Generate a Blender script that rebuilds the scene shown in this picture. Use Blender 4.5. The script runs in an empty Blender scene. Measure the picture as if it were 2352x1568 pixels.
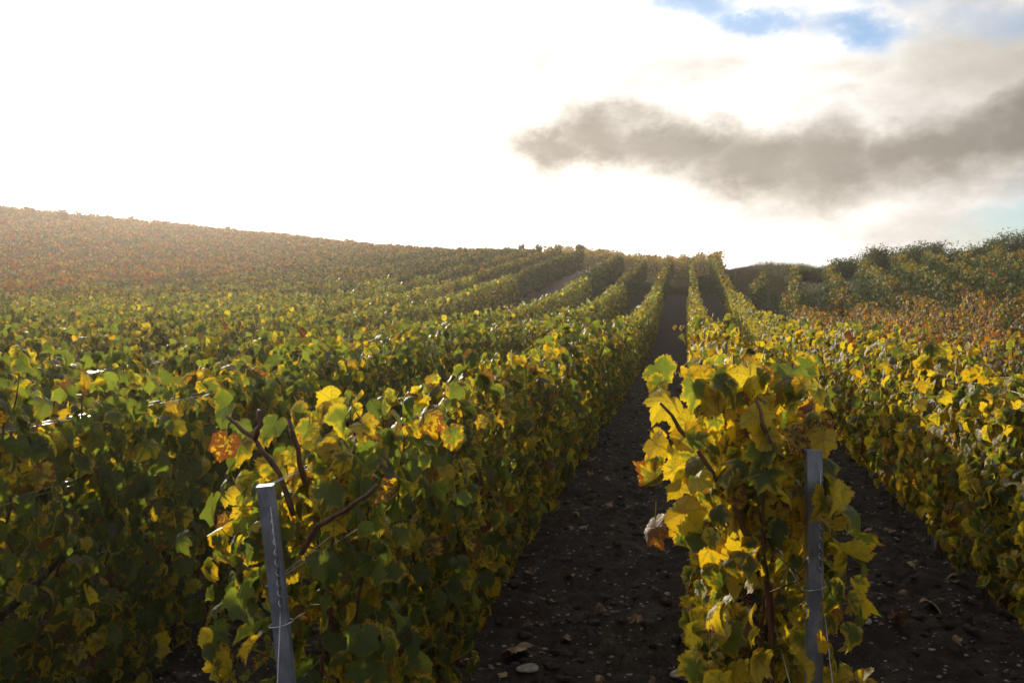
import bpy, math, random
import numpy as np
from mathutils import Vector, Matrix
R = math.radians
rng = np.random.default_rng(7)
random.seed(7)
S = bpy.context.scene
COL = S.collection

# ------------------------------------------------------------------ camera, sun, sky, exposure
F = 2287.0                      # focal length in units of a 2352 px wide picture
YAW = R(9.92)                   # the rows run along +Y, the camera looks a little to their left
CAM_H = 1.45
cam_d = bpy.data.cameras.new('camera'); cam = bpy.data.objects.new('camera', cam_d); COL.objects.link(cam)
cam_d.sensor_width = 36.0; cam_d.lens = 35.0; cam_d.clip_start = 0.05; cam_d.clip_end = 4000
cam.location = (0, 0, CAM_H)
cam.rotation_euler = (R(90 - 3.03), 0, YAW)
cam_d.dof.use_dof = True; cam_d.dof.focus_distance = 3.6; cam_d.dof.aperture_fstop = 10.0
S.camera = cam
SUN_AZ, SUN_EL = R(-33.0), R(11.5)         # azimuth from +Y, positive towards +X
sun_dir = Vector((math.sin(SUN_AZ) * math.cos(SUN_EL), math.cos(SUN_AZ) * math.cos(SUN_EL), math.sin(SUN_EL)))
sd = bpy.data.lights.new('sun', 'SUN'); sd.energy = 5.0; sd.angle = R(0.9); sd.color = (1.0, 0.86, 0.66)
sun = bpy.data.objects.new('sun', sd); COL.objects.link(sun)
sun.rotation_euler = sun_dir.to_track_quat('Z', 'Y').to_euler(); sun.location = (-30, 40, 30)
S.view_settings.view_transform = 'Standard'; S.view_settings.look = 'None'
S.view_settings.exposure = 0.2; S.view_settings.gamma = 1.0
S.cycles.max_bounces = 6; S.cycles.transmission_bounces = 4; S.cycles.diffuse_bounces = 3
S.cycles.volume_bounces = 0; S.cycles.use_denoising = True

def pix_dir(x, y):              # direction (azimuth, elevation in degrees) of a point of the 2352 px picture
    v = Vector(((x - 1176) / F, (784 - y) / F, -1.0)).normalized()
    v = cam.rotation_euler.to_matrix() @ v
    return math.degrees(math.atan2(v.x, v.y)), math.degrees(math.asin(v.z))

def build_world():
    w = bpy.data.worlds.new('World'); S.world = w; w.use_nodes = True
    nt = w.node_tree; N = nt.nodes; L = nt.links; N.clear()
    def nd(t, **k):
        n = N.new(t)
        for a, b in k.items(): setattr(n, a, b)
        return n
    def put(sock, v):
        if isinstance(v, (int, float)): sock.default_value = v
        else: L.new(v, sock)
    def m(op, a, b=0.0, c=None, clamp=False):
        n = nd('ShaderNodeMath', operation=op, use_clamp=clamp); put(n.inputs[0], a); put(n.inputs[1], b)
        if c is not None: put(n.inputs[2], c)
        return n.outputs[0]
    def ss(v, a, b, lo=0.0, hi=1.0):
        n = nd('ShaderNodeMapRange', interpolation_type='SMOOTHSTEP'); put(n.inputs[0], v)
        for i, q in enumerate((a, b, lo, hi)): n.inputs[1 + i].default_value = q
        return n.outputs[0]
    tc = nd('ShaderNodeTexCoord'); vec = tc.outputs['Generated']
    sep = nd('ShaderNodeSeparateXYZ'); L.new(vec, sep.inputs[0])
    az = m('MULTIPLY', m('ARCTAN2', sep.outputs[0], sep.outputs[1]), 57.2958)
    el = m('MULTIPLY', m('ARCSINE', sep.outputs[2]), 57.2958)
    def noise(scale, detail, rough, off=0.0, zs=1.0):
        mp = nd('ShaderNodeMapping'); mp.inputs['Location'].default_value = (off, off * .7, off * .3); mp.inputs['Scale'].default_value = (1, 1, zs)
        L.new(vec, mp.inputs[0]); n = nd('ShaderNodeTexNoise'); L.new(mp.outputs[0], n.inputs['Vector'])
        n.inputs['Scale'].default_value = scale; n.inputs['Detail'].default_value = detail; n.inputs['Roughness'].default_value = rough
        return n
    wn = noise(7.0, 7, .62, 0, 1.6); ws = nd('ShaderNodeSeparateXYZ'); L.new(wn.outputs['Color'], ws.inputs[0])
    A = m('ADD', az, m('MULTIPLY', m('SUBTRACT', ws.outputs[0], .5), 11.0))
    E = m('ADD', el, m('MULTIPLY', m('SUBTRACT', ws.outputs[1], .5), 7.0))
    def blob(px, py, rx, ry, slope=0.0, soft=.10):
        a0, e0 = pix_dir(px, py); ra, re = rx / F * 57.3, ry / F * 57.3
        da = m('SUBTRACT', A, a0); de = m('SUBTRACT', m('SUBTRACT', E, e0), m('MULTIPLY', da, slope))
        d = m('ADD', m('POWER', m('DIVIDE', da, ra), 2.0), m('POWER', m('DIVIDE', de, re), 2.0))
        return ss(m('SQRT', d), 1.38, soft)
    def union(bl):
        v = bl[0]
        for b in bl[1:]: v = m('MAXIMUM', v, b)
        return v
    dark = union([blob(1290, 330, 150, 62, -.05), blob(1400, 320, 230, 80, -.08), blob(1560, 350, 300, 80, -.12), blob(1740, 385, 300, 85, -.12), blob(1930, 395, 300, 105, .0), blob(2140, 370, 300, 105, .22), blob(2350, 310, 300, 130, .25), blob(2600, 260, 330, 150, .2),
                  m('MULTIPLY', blob(2300, 130, 300, 200), .62), m('MULTIPLY', blob(1200, 160, 90, 60), .5), m('MULTIPLY', blob(1095, 290, 70, 45), .45), m('MULTIPLY', blob(1560, 170, 260, 60), .34), m('MULTIPLY', blob(1980, 140, 330, 60, .1), .46), m('MULTIPLY', blob(1900, 240, 200, 40, .1), .4), m('MULTIPLY', blob(2200, 520, 260, 50), .35)])
    blue = union([blob(1600, -12, 190, 55), blob(1740, 10, 110, 40), blob(1950, 45, 170, 48, -.2), m('MULTIPLY', blob(2060, -30, 160, 45), .6), blob(2400, 490, 120, 70, .3), m('MULTIPLY', blob(2420, -20, 260, 60), .6)])
    cn = noise(9.0, 9, .62, 3.1, 2.2).outputs['Fac']; cn2 = noise(3.2, 6, .55, 9.7, 2.0).outputs['Fac']
    # brightness of the cloud by angle from the sun: thin cloud glows round it, the far side of the sky is grey
    dp = nd('ShaderNodeVectorMath', operation='DOT_PRODUCT'); L.new(vec, dp.inputs[0]); dp.inputs[1].default_value = sun_dir
    cosv = dp.outputs['Value']
    glow = m('ADD', ss(cosv, .35, .97,   .48, 1.15), ss(cosv, .95, 1.0, 0.0, 1.2))
    glow = m('ADD', glow, ss(cosv, .45, .85, 0.0, .34))
    bright = m('MULTIPLY', glow, m('ADD', .92, m('MULTIPLY', m('SUBTRACT', cn, .5), 1.25)))
    lum = m('MULTIPLY', bright, m('SUBTRACT', 1.0, m('MULTIPLY', m('MULTIPLY', dark, m('ADD', .52, m('MULTIPLY', cn, .62))), .88)))
    hue = nd('ShaderNodeMix', data_type='RGBA'); L.new(dark, hue.inputs[0])
    hue.inputs[6].default_value = (1.0, .97, .93, 1); hue.inputs[7].default_value = (1.0, .92, .78, 1)
    cc = nd('ShaderNodeVectorMath', operation='SCALE'); L.new(hue.outputs[2], cc.inputs[0]); L.new(lum, cc.inputs['Scale'])
    bg_c = nd('ShaderNodeBackground'); L.new(cc.outputs[0], bg_c.inputs[0]); bg_c.inputs[1].default_value = 1.0
    sky = nd('ShaderNodeTexSky'); sky.sky_type = 'NISHITA'; sky.sun_disc = False
    sky.sun_elevation = SUN_EL; sky.sun_rotation = SUN_AZ; sky.altitude = 200; sky.air_density = 1.0; sky.dust_density = .3; sky.ozone_density = 4.0
    bg_s = nd('ShaderNodeBackground'); L.new(sky.outputs[0], bg_s.inputs[0]); bg_s.inputs[1].default_value = .14
    front = ss(cosv, .35, .62)
    openings = m('SUBTRACT', 1.0, m('MULTIPLY', blue, m('ADD', .55, m('MULTIPLY', cn, .6)), None, True))
    rear = ss(cn2, .36, .50)
    cover = m('ADD', m('MULTIPLY', front, openings), m('MULTIPLY', m('SUBTRACT', 1.0, front), rear), None, True)
    mx = nd('ShaderNodeMixShader'); L.new(cover, mx.inputs[0]); L.new(bg_s.outputs[0], mx.inputs[1]); L.new(bg_c.outputs[0], mx.inputs[2])
    o = nd('ShaderNodeOutputWorld'); L.new(mx.outputs[0], o.inputs[0])
build_world()

# ------------------------------------------------------------------ terrain
# height of the vine tops against the camera's eye level along nine bearings (metres), by distance
DEP = np.array([0, 5, 8, 13, 18, 24, 30, 40, 52, 65, 85, 110, 400.])
BX = np.array([-1500, 0, 600, 1100, 1360, 1576, 1720, 2000, 2352, 3600.])
BU = (BX - 1176) / F
E = np.array([
 [-.25, -.25, -.26, -.22, -.1, .2, .6, 1.8, 3.6, 5.6, 8.6, 9.5, 9],
 [-.25, -.25, -.26, -.24, -.17, .03, .3, 1.1, 2.45, 4.2, 7.15, 7.8, 8],
 [-.25, -.25, -.26, -.30, -.21, -.05, .17, .75, 1.66, 2.87, 4.9, 5.4, 5.4],
 [-.25, -.25, -.27, -.34, -.29, 0.0, .43, 1.2, 2.15, 2.55, 2.9, 3.0, 3],
 [-.25, -.25, -.27, -.38, -.40, -.15, .3, 1.1, 2.1, 2.25, 2.6, 2.9, 3],
 [-.25, -.25, -.27, -.38, -.42, -.33, -.08, .62, 1.3, 1.8, 2.5, 2.7, 2.8],
 [-.25, -.25, -.27, -.40, -.46, -.45, -.2, .75, 2.35, 2.6, 2.7, 2.7, 2.4],
 [-.25, -.25, -.27, -.32, -.21, .19, .76, 1.45, 1.8, 2.0, 2.0, 2.0, 2],
 [-.25, -.25, -.26, -.30, -.05, .40, .96, 1.75, 2.3, 2.6, 2.7, 2.7, 2.6],
 [-.25, -.25, -.2, .0, .4, 1.0, 1.7, 2.6, 3.2, 3.4, 3.4, 3.4, 3.4]]) + .25
cs, sn = math.cos(YAW), math.sin(YAW)
GX = np.arange(-170, 131, 1.0); GY = np.arange(-30, 231, 1.0)
_X, _Y = np.meshgrid(GX, GY, indexing='ij')
def _raw(X, Y):
    z = -X * -sn * -1 + Y * cs if False else Y * cs - X * sn
    r = X * cs + Y * sn
    zz = np.maximum(z, .5); u = np.clip(r / zz, BU[0], BU[-1])
    z = np.clip(z, 0, 399)
    i = np.clip(np.searchsorted(BU, u) - 1, 0, len(BU) - 2); j = np.clip(np.searchsorted(DEP, z) - 1, 0, len(DEP) - 2)
    a = (u - BU[i]) / (BU[i + 1] - BU[i]); b = (z - DEP[j]) / (DEP[j + 1] - DEP[j])
    return (E[i, j] * (1 - a) + E[i + 1, j] * a) * (1 - b) + (E[i, j + 1] * (1 - a) + E[i + 1, j + 1] * a) * b
G = _raw(_X, _Y)
for _ in range(5):
    P = np.pad(G, 1, mode='edge'); G = (P[:-2, 1:-1] + P[2:, 1:-1] + P[1:-1, :-2] + P[1:-1, 2:] + 2 * P[1:-1, 1:-1]) / 6
def ground(X, Y):
    X = np.asarray(X, float); Y = np.asarray(Y, float)
    fx = np.clip(X - GX[0], 0, len(GX) - 1.001); fy = np.clip(Y - GY[0], 0, len(GY) - 1.001)
    i = fx.astype(int); j = fy.astype(int); a = fx - i; b = fy - j
    return G[i, j] * (1 - a) * (1 - b) + G[i + 1, j] * a * (1 - b) + G[i, j + 1] * (1 - a) * b + G[i + 1, j + 1] * a * b
_ground0 = ground
def ground(X, Y):
    return _ground0(X, Y) + .72 * np.exp(-((np.asarray(X) + 4.3) / .75) ** 2 - ((np.asarray(Y) - 39) / 9) ** 2)
def gz(x, y): return float(ground(x, y))
def depth(X, Y): return Y * cs - X * sn
def bearing(X, Y): return (X * cs + Y * sn) / np.maximum(depth(X, Y), .3)

# ------------------------------------------------------------------ helpers
def tag(o, label=None, cat=None, group=None, kind=None):
    if label: o['label'] = label
    if cat: o['category'] = cat
    if group: o['group'] = group
    if kind: o['kind'] = kind
    return o
def mesh_np(name, verts, starts, loops, mat, col=None, uv=None, smooth=True):
    me = bpy.data.meshes.new(name)
    me.vertices.add(len(verts)); me.vertices.foreach_set('co', np.ascontiguousarray(verts, np.float32).ravel())
    me.loops.add(len(loops)); me.loops.foreach_set('vertex_index', np.ascontiguousarray(loops, np.int32))
    me.polygons.add(len(starts)); me.polygons.foreach_set('loop_start', np.ascontiguousarray(starts, np.int32))
    me.update(calc_edges=True)
    if smooth: me.polygons.foreach_set('use_smooth', np.ones(len(starts), bool))
    if col is not None:
        a = me.attributes.new('leafdata', 'FLOAT_COLOR', 'POINT'); a.data.foreach_set('color', np.ascontiguousarray(col, np.float32).ravel())
    if uv is not None:
        a = me.attributes.new('leafpos', 'FLOAT_VECTOR', 'POINT'); a.data.foreach_set('vector', np.ascontiguousarray(uv, np.float32).ravel())
    me.materials.append(mat); me.update()
    return me
def link(name, me, parent=None, loc=None):
    o = bpy.data.objects.new(name, me); COL.objects.link(o)
    if parent: o.parent = parent
    if loc is not None: o.location = loc
    return o
class MB:
    """collects tubes, boxes and lumps into one mesh"""
    def __init__(s): s.v = []; s.f = []
    def tube(s, pts, rad, n=6, cap=True):
        pts = [Vector(p) for p in pts]; b = len(s.v)
        rad = rad if isinstance(rad, (list, tuple)) else [rad] * len(pts)
        prev = None
        for i, p in enumerate(pts):
            t = (pts[min(i + 1, len(pts) - 1)] - pts[max(i - 1, 0)]).normalized()
            if prev is None: a = t.orthogonal().normalized()
            else: a = (prev - t * prev.dot(t)).normalized()
            prev = a; c = t.cross(a)
            for k in range(n):
                w = 2 * math.pi * k / n; s.v.append(p + (a * math.cos(w) + c * math.sin(w)) * rad[i])
        for i in range(len(pts) - 1):
            for k in range(n):
                s.f.append((b + i * n + k, b + i * n + (k + 1) % n, b + (i + 1) * n + (k + 1) % n, b + (i + 1) * n + k))
        if cap:
            s.f.append(tuple(b + k for k in range(n))[::-1]); s.f.append(tuple(b + (len(pts) - 1) * n + k for k in range(n)))
    def prism(s, prof, z0, z1, segs=1, shift=None):
        b = len(s.v); n = len(prof)
        for i in range(segs + 1):
            z = z0 + (z1 - z0) * i / segs; d = shift(z) if shift else (0, 0)
            for x, y in prof: s.v.append(Vector((x + d[0], y + d[1], z)))
        for i in range(segs):
            for k in range(n): s.f.append((b + i * n + k, b + i * n + (k + 1) % n, b + (i + 1) * n + (k + 1) % n, b + (i + 1) * n + k))
        s.f.append(tuple(b + k for k in range(n))[::-1]); s.f.append(tuple(b + segs * n + k for k in range(n)))
    def mesh(s, name, mat, smooth=True):
        me = bpy.data.meshes.new(name); me.from_pydata([tuple(v) for v in s.v], [], s.f); me.materials.append(mat)
        if smooth: me.polygons.foreach_set('use_smooth', np.ones(len(me.polygons), bool))
        me.update(); return me
def wiggle(p0, p1, n, amp, rnd=random):
    p0, p1 = Vector(p0), Vector(p1); out = []; d = (p1 - p0); off = Vector((0, 0, 0))
    for i in range(n + 1):
        t = i / n
        if 0 < i: off = off + Vector((rnd.gauss(0, amp), rnd.gauss(0, amp), rnd.gauss(0, amp * .4)))
        out.append(p0 + d * t + off)
    return out

# ------------------------------------------------------------------ materials
def new_mat(name):
    m = bpy.data.materials.new(name); m.use_nodes = True; nt = m.node_tree; nt.nodes.clear(); return m, nt
class NB:
    def __init__(s, nt): s.nt = nt
    def nd(s, t, **k):
        n = s.nt.nodes.new(t)
        for a, b in k.items(): setattr(n, a, b)
        return n
    def put(s, sock, v):
        if isinstance(v, (int, float, tuple)): sock.default_value = v
        else: s.nt.links.new(v, sock)
    def m(s, op, a, b=0.0, clamp=False):
        n = s.nd('ShaderNodeMath', operation=op, use_clamp=clamp); s.put(n.inputs[0], a); s.put(n.inputs[1], b); return n.outputs[0]
    def ss(s, v, a, b, lo=0., hi=1.):
        n = s.nd('ShaderNodeMapRange', interpolation_type='SMOOTHSTEP'); s.put(n.inputs[0], v)
        for i, q in enumerate((a, b, lo, hi)): n.inputs[1 + i].default_value = q
        return n.outputs[0]
    def mix(s, f, a, b):
        n = s.nd('ShaderNodeMix', data_type='RGBA'); s.put(n.inputs[0], f)
        for i, v in ((6, a), (7, b)):
            s.put(n.inputs[i], v + (1,) if isinstance(v, tuple) and len(v) == 3 else v)
        return n.outputs[2]
    def noise(s, vec, scale, detail=4, rough=.55):
        n = s.nd('ShaderNodeTexNoise'); s.put(n.inputs['Vector'], vec)
        n.inputs['Scale'].default_value = scale; n.inputs['Detail'].default_value = detail; n.inputs['Roughness'].default_value = rough
        return n.outputs['Fac']
    def bump(s, h, strength, dist):
        n = s.nd('ShaderNodeBump'); n.inputs['Strength'].default_value = strength; n.inputs['Distance'].default_value = dist
        s.put(n.inputs['Height'], h); return n.outputs[0]

def leaf_material(detail=True):
    m, nt = new_mat('vine_leaf' if detail else 'vine_leaf_far'); b = NB(nt)
    at = b.nd('ShaderNodeAttribute', attribute_name='leafdata'); sp = b.nd('ShaderNodeSeparateColor'); nt.links.new(at.outputs['Color'], sp.inputs[0])
    Y, RU, RD = sp.outputs[0], sp.outputs[1], sp.outputs[2]; ED = at.outputs['Alpha']
    oi = b.nd('ShaderNodeObjectInfo'); oc = b.nd('ShaderNodeSeparateColor'); nt.links.new(oi.outputs['Color'], oc.inputs[0])
    Y = b.m('ADD', Y, b.m('SUBTRACT', oc.outputs[0], .5)); RU = b.m('ADD', RU, b.m('SUBTRACT', oc.outputs[1], .5))
    if detail:
        lp = b.nd('ShaderNodeAttribute', attribute_name='leafpos'); P = lp.outputs['Vector']
        ps = b.nd('ShaderNodeSeparateXYZ'); nt.links.new(P, ps.inputs[0])
        off = b.nd('ShaderNodeVectorMath', operation='ADD'); nt.links.new(P, off.inputs[0])
        cx = b.nd('ShaderNodeCombineXYZ'); b.put(cx.inputs[2], b.m('MULTIPLY', RD, 37.0)); nt.links.new(cx.outputs[0], off.inputs[1])
        n1 = b.noise(off.outputs[0], 1.6, 4, .6); n2 = b.noise(off.outputs[0], 5.0, 4, .65)
        # veins: five rays from the petiole, and side veins off them
        ang = b.m('ARCTAN2', ps.outputs[0], ps.outputs[1]); rad = b.m('SQRT', b.m('ADD', b.m('POWER', ps.outputs[0], 2.), b.m('POWER', ps.outputs[1], 2.)))
        k = b.m('ABSOLUTE', b.m('SUBTRACT', b.m('FRACT', b.m('ADD', b.m('DIVIDE', ang, .96), .5)), .5))
        vd = b.m('MULTIPLY', k, rad)
        main = b.ss(vd, .035, .008)
        side = b.ss(b.m('ABSOLUTE', b.m('SUBTRACT', b.m('FRACT', b.m('SUBTRACT', b.m('MULTIPLY', rad, 6.), b.m('MULTIPLY', k, 9.))), .5)), .09, .02)
        vein = b.m('MAXIMUM', main, b.m('MULTIPLY', side, .45))
        near = b.ss(vd, .16, .02)
        yl = b.m('ADD', Y, b.m('MULTIPLY', b.m('SUBTRACT', n1, .5), .9))
        yl = b.m('ADD', yl, b.m('MULTIPLY', b.ss(ED, .55, 1.0), .26)); yl = b.m('SUBTRACT', yl, b.m('MULTIPLY', near, .11))
        yf = b.ss(yl, .36, .74)
        rf = b.m('ADD', RU, b.m('ADD', b.m('MULTIPLY', b.m('SUBTRACT', n2, .5), 1.5), b.m('MULTIPLY', b.ss(ED, .75, 1.), .16)))
        n3 = b.noise(off.outputs[0], 13.0, 3, .5)
        rf = b.ss(rf, .50, .62); rf = b.m('MAXIMUM', rf, b.m('MULTIPLY', b.ss(n3, .66, .70), b.ss(Y, .25, .5)))
        rf = b.m('MAXIMUM', rf, b.m('MULTIPLY', b.ss(b.m('ADD', ED, b.m('MULTIPLY', b.m('SUBTRACT', n2, .5), .9)), .98, 1.08), b.ss(b.m('ADD', Y, b.m('MULTIPLY', RD, .4)), .45, .7)))
        hv = b.m('SUBTRACT', b.m('MULTIPLY', n2, .5), vein)
    else:
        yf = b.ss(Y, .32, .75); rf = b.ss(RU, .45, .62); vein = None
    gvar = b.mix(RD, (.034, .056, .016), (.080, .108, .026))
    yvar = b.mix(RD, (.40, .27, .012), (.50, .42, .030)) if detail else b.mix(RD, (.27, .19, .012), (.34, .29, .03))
    col = b.mix(yf, gvar, yvar)
    if vein is not None: col = b.mix(b.m('MULTIPLY', vein, .35), col, (.30, .30, .08))
    hot = b.ss(oc.outputs[1], .62, .74)
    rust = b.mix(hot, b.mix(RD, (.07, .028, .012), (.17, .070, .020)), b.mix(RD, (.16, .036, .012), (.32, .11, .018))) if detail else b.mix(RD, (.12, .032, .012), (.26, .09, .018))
    col = b.mix(rf, col, rust)
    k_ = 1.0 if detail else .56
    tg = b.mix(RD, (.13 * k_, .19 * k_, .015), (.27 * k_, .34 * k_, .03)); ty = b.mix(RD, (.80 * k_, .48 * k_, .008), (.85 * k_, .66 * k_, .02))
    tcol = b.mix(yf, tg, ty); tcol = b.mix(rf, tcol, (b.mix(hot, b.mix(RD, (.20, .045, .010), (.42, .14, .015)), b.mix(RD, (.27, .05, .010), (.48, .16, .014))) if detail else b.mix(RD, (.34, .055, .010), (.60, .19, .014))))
    if vein is not None: tcol = b.mix(b.m('MULTIPLY', vein, .4), tcol, (.22, .20, .03))
    geo = b.nd('ShaderNodeNewGeometry'); col = b.mix(b.m('MULTIPLY', geo.outputs['Backfacing'], .3), col, b.mix(yf, (.12, .15, .085), (.38, .32, .12)))
    if detail:
        mod = b.m('ADD', .62, b.m('MULTIPLY', n2, .76)); v1 = b.nd('ShaderNodeVectorMath', operation='SCALE'); nt.links.new(tcol, v1.inputs[0]); b.put(v1.inputs['Scale'], mod); tcol = v1.outputs[0]
        v2 = b.nd('ShaderNodeVectorMath', operation='SCALE'); nt.links.new(col, v2.inputs[0]); b.put(v2.inputs['Scale'], mod); col = v2.outputs[0]
    pr = b.nd('ShaderNodeBsdfPrincipled'); b.put(pr.inputs['Base Color'], col); pr.inputs['Roughness'].default_value = .48 if detail else .65
    pr.inputs['Specular IOR Level'].default_value = .42 if detail else .25
    tr = b.nd('ShaderNodeBsdfTranslucent'); b.put(tr.inputs[0], tcol)
    if detail:
        bn = b.bump(hv, .9, .005); nt.links.new(bn, pr.inputs['Normal'])
    mx = b.nd('ShaderNodeMixShader'); mx.inputs[0].default_value = .48 if detail else .30
    nt.links.new(pr.outputs[0], mx.inputs[1]); nt.links.new(tr.outputs[0], mx.inputs[2])
    o = b.nd('ShaderNodeOutputMaterial'); nt.links.new(mx.outputs[0], o.inputs[0]); return m
LEAF = leaf_material(True); LEAF_FAR = leaf_material(False)

def simple_mat(name, c1, c2, scale, rough=.8, spec=.3, metal=0., stretch=(1, 1, 1), bump=.4, bd=.003, c3=None):
    m, nt = new_mat(name); b = NB(nt)
    tc = b.nd('ShaderNodeTexCoord'); mp = b.nd('ShaderNodeMapping'); mp.inputs['Scale'].default_value = stretch
    nt.links.new(tc.outputs['Object'], mp.inputs[0])
    n = b.noise(mp.outputs[0], scale, 6, .6); f = b.ss(n, .36, .64); col = b.mix(f, c1, c2)
    if c3:
        n2 = b.noise(mp.outputs[0], scale * .23, 3, .5); col = b.mix(b.ss(n2, .54, .66), col, c3)
    p = b.nd('ShaderNodeBsdfPrincipled'); b.put(p.inputs['Base Color'], col); p.inputs['Roughness'].default_value = rough
    p.inputs['Specular IOR Level'].default_value = spec; p.inputs['Metallic'].default_value = metal
    nt.links.new(b.bump(n, bump, bd), p.inputs['Normal'])
    o = b.nd('ShaderNodeOutputMaterial'); nt.links.new(p.outputs[0], o.inputs[0]); return m
BARK = simple_mat('vine_bark', (.035, .022, .014), (.10, .07, .045), 60, .9, .2, 0, (1, 1, .15), .9, .006)
CANE = simple_mat('cane_bark', (.060, .020, .010), (.13, .05, .022), 40, .5, .5, 0, (1, 1, .3), .3, .002)
WOOD = simple_mat('weathered_wood', (.15, .14, .14), (.28, .265, .26), 55, .85, .25, 0, (1, 1, .05), .8, .004)
STEEL = simple_mat('galvanised_steel', (.19, .20, .25), (.31, .33, .39), 38, .5, .5, .55, (1, 1, .45), .25, .001, (.16, .15, .16))
WIRE = simple_mat('wire_metal', (.35, .35, .36), (.5, .5, .52), 50, .28, .6, .9, (1, 1, 1), .1, .0005)
STONE = simple_mat('chalk_stone', (.20, .175, .15), (.40, .37, .33), 30, .8, .35, 0, (1, 1, 1), .5, .003)
DRY = simple_mat('dry_leaf', (.10, .045, .02), (.26, .15, .07), 25, .6, .4, 0, (1, 1, 1), .6, .003, (.34, .24, .11))
SHRUBW = simple_mat('shrub_bark', (.05, .04, .03), (.09, .07, .05), 30, .9)

def soil_material():
    m, nt = new_mat('soil'); b = NB(nt)
    g = b.nd('ShaderNodeNewGeometry'); P = g.outputs['Position']; s = b.nd('ShaderNodeSeparateXYZ'); nt.links.new(P, s.inputs[0])
    n1 = b.noise(P, 1.3, 5, .6); n2 = b.noise(P, 14, 7, .65); n3 = b.noise(P, 60, 6, .7)
    col = b.mix(b.ss(n2, .34, .66), (.028, .022, .018), (.088, .069, .055)); col = b.mix(b.ss(n1, .4, .7), col, (.050, .040, .033))
    col = b.mix(b.ss(n3, .62, .74), col, (.15, .13, .11))
    # grassy ground on the right bank, at the head of the rows and beyond
    a = b.nd('ShaderNodeAttribute', attribute_name='grassy'); gn = b.noise(P, 2.2, 5, .6)
    gm = b.ss(b.m('ADD', a.outputs['Fac'], b.m('MULTIPLY', b.m('SUBTRACT', gn, .5), .9)), .42, .62)
    gcol = b.mix(b.ss(n2, .35, .65), (.022, .042, .010), (.060, .085, .020))
    col = b.mix(gm, col, gcol)
    pale = b.nd('ShaderNodeAttribute', attribute_name='paleness')
    col = b.mix(b.m('MULTIPLY', pale.outputs['Fac'], .7), col, b.mix(n2, (.08, .062, .05), (.15, .12, .10)))
    p = b.nd('ShaderNodeBsdfPrincipled'); b.put(p.inputs['Base Color'], col); p.inputs['Roughness'].default_value = .92; p.inputs['Specular IOR Level'].default_value = .12
    h = b.m('ADD', b.m('MULTIPLY', n2, 1.0), b.m('MULTIPLY', n3, .35)); nt.links.new(b.bump(h, 1.0, .06), p.inputs['Normal'])
    o = b.nd('ShaderNodeOutputMaterial'); nt.links.new(p.outputs[0], o.inputs[0]); return m

# ------------------------------------------------------------------ ground sheet
def axis(lo, hi, c0, c1, fine, grow):
    a = list(np.arange(c0, c1, fine)); s = fine; v = a[-1]
    while v < hi: s *= grow; v += s; a.append(v)
    s = fine; v = c0; pre = []
    while v > lo: s *= grow; v -= s; pre.append(v)
    return np.array(pre[::-1] + a)
def fnoise(X, Y, seed, base=1.0, octs=5, pers=.55):
    """value noise in metres"""
    r = np.random.default_rng(seed); T = r.random((256, 256)) * 2 - 1; out = np.zeros_like(X, float); amp = 1.; f = 1. / base
    for _ in range(octs):
        x = X * f + 17.3; y = Y * f + 5.1; i = np.floor(x).astype(int); j = np.floor(y).astype(int); a = x - i; b = y - j
        a = a * a * (3 - 2 * a); b = b * b * (3 - 2 * b); i &= 255; j &= 255; i1 = (i + 1) & 255; j1 = (j + 1) & 255
        out += amp * (T[i, j] * (1 - a) * (1 - b) + T[i1, j] * a * (1 - b) + T[i, j1] * (1 - a) * b + T[i1, j1] * a * b)
        amp *= pers; f *= 2
    return out
def near_h(X, Y):      # clods and the slight hollow of the track, fading with distance
    d = np.hypot(X, Y); k = np.clip(1.3 - d / 22, 0, 1)
    return k * (.030 * fnoise(X, Y, 5, .36, 6, .66) + .022 * fnoise(X, Y, 8, .12, 3, .6))
def grassy(X, Y):
    d = depth(X, Y); u = bearing(X, Y)
    right = np.clip((X - 2.2) / 1.5, 0, 1) * np.clip((d - 25) / 3, 0, 1)
    head = np.clip((Y - 44) / 4, 0, 1) * (X > -3.8) * .75
    far = np.clip((d - 100) / 20, 0, 1)
    return np.clip(np.maximum(np.maximum(right, head), far), 0, 1)
def paleness(X, Y):
    return np.clip(1 - np.abs(X + 4.3) / .95, 0, 1) ** .5 * np.clip((Y - 19) / 5, 0, 1) * np.clip((52 - Y) / 3, 0, 1)
xs = axis(-900, 900, -2.2, 2.6, .028, 1.035); ys = axis(-200, 1600, 1.6, 9, .032, 1.03)
X, Y = np.meshgrid(xs, ys, indexing='ij'); Z = ground(X, Y) + near_h(X, Y)
far = np.clip((np.hypot(X, Y) - 170) / 500, 0, 1); Z = Z * (1 - far) - far * 6
nx, ny = X.shape; idx = np.arange(nx * ny).reshape(nx, ny)
q = np.stack([idx[:-1, :-1], idx[1:, :-1], idx[1:, 1:], idx[:-1, 1:]], -1).reshape(-1, 4)
me = mesh_np('ground', np.stack([X, Y, Z], -1).reshape(-1, 3), np.arange(len(q)) * 4, q.ravel(), soil_material())
for nm, fn in (('grassy', grassy), ('paleness', paleness)):
    a = me.attributes.new(nm, 'FLOAT', 'POINT'); a.data.foreach_set('value', fn(X, Y).astype(np.float32).ravel())
tag(link('ground', me), 'bare dark soil rising to the hill', 'ground', kind='structure')
def gh(x, y):
    x = np.asarray(x, float); y = np.asarray(y, float); return ground(x, y) + near_h(x, y)

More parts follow.
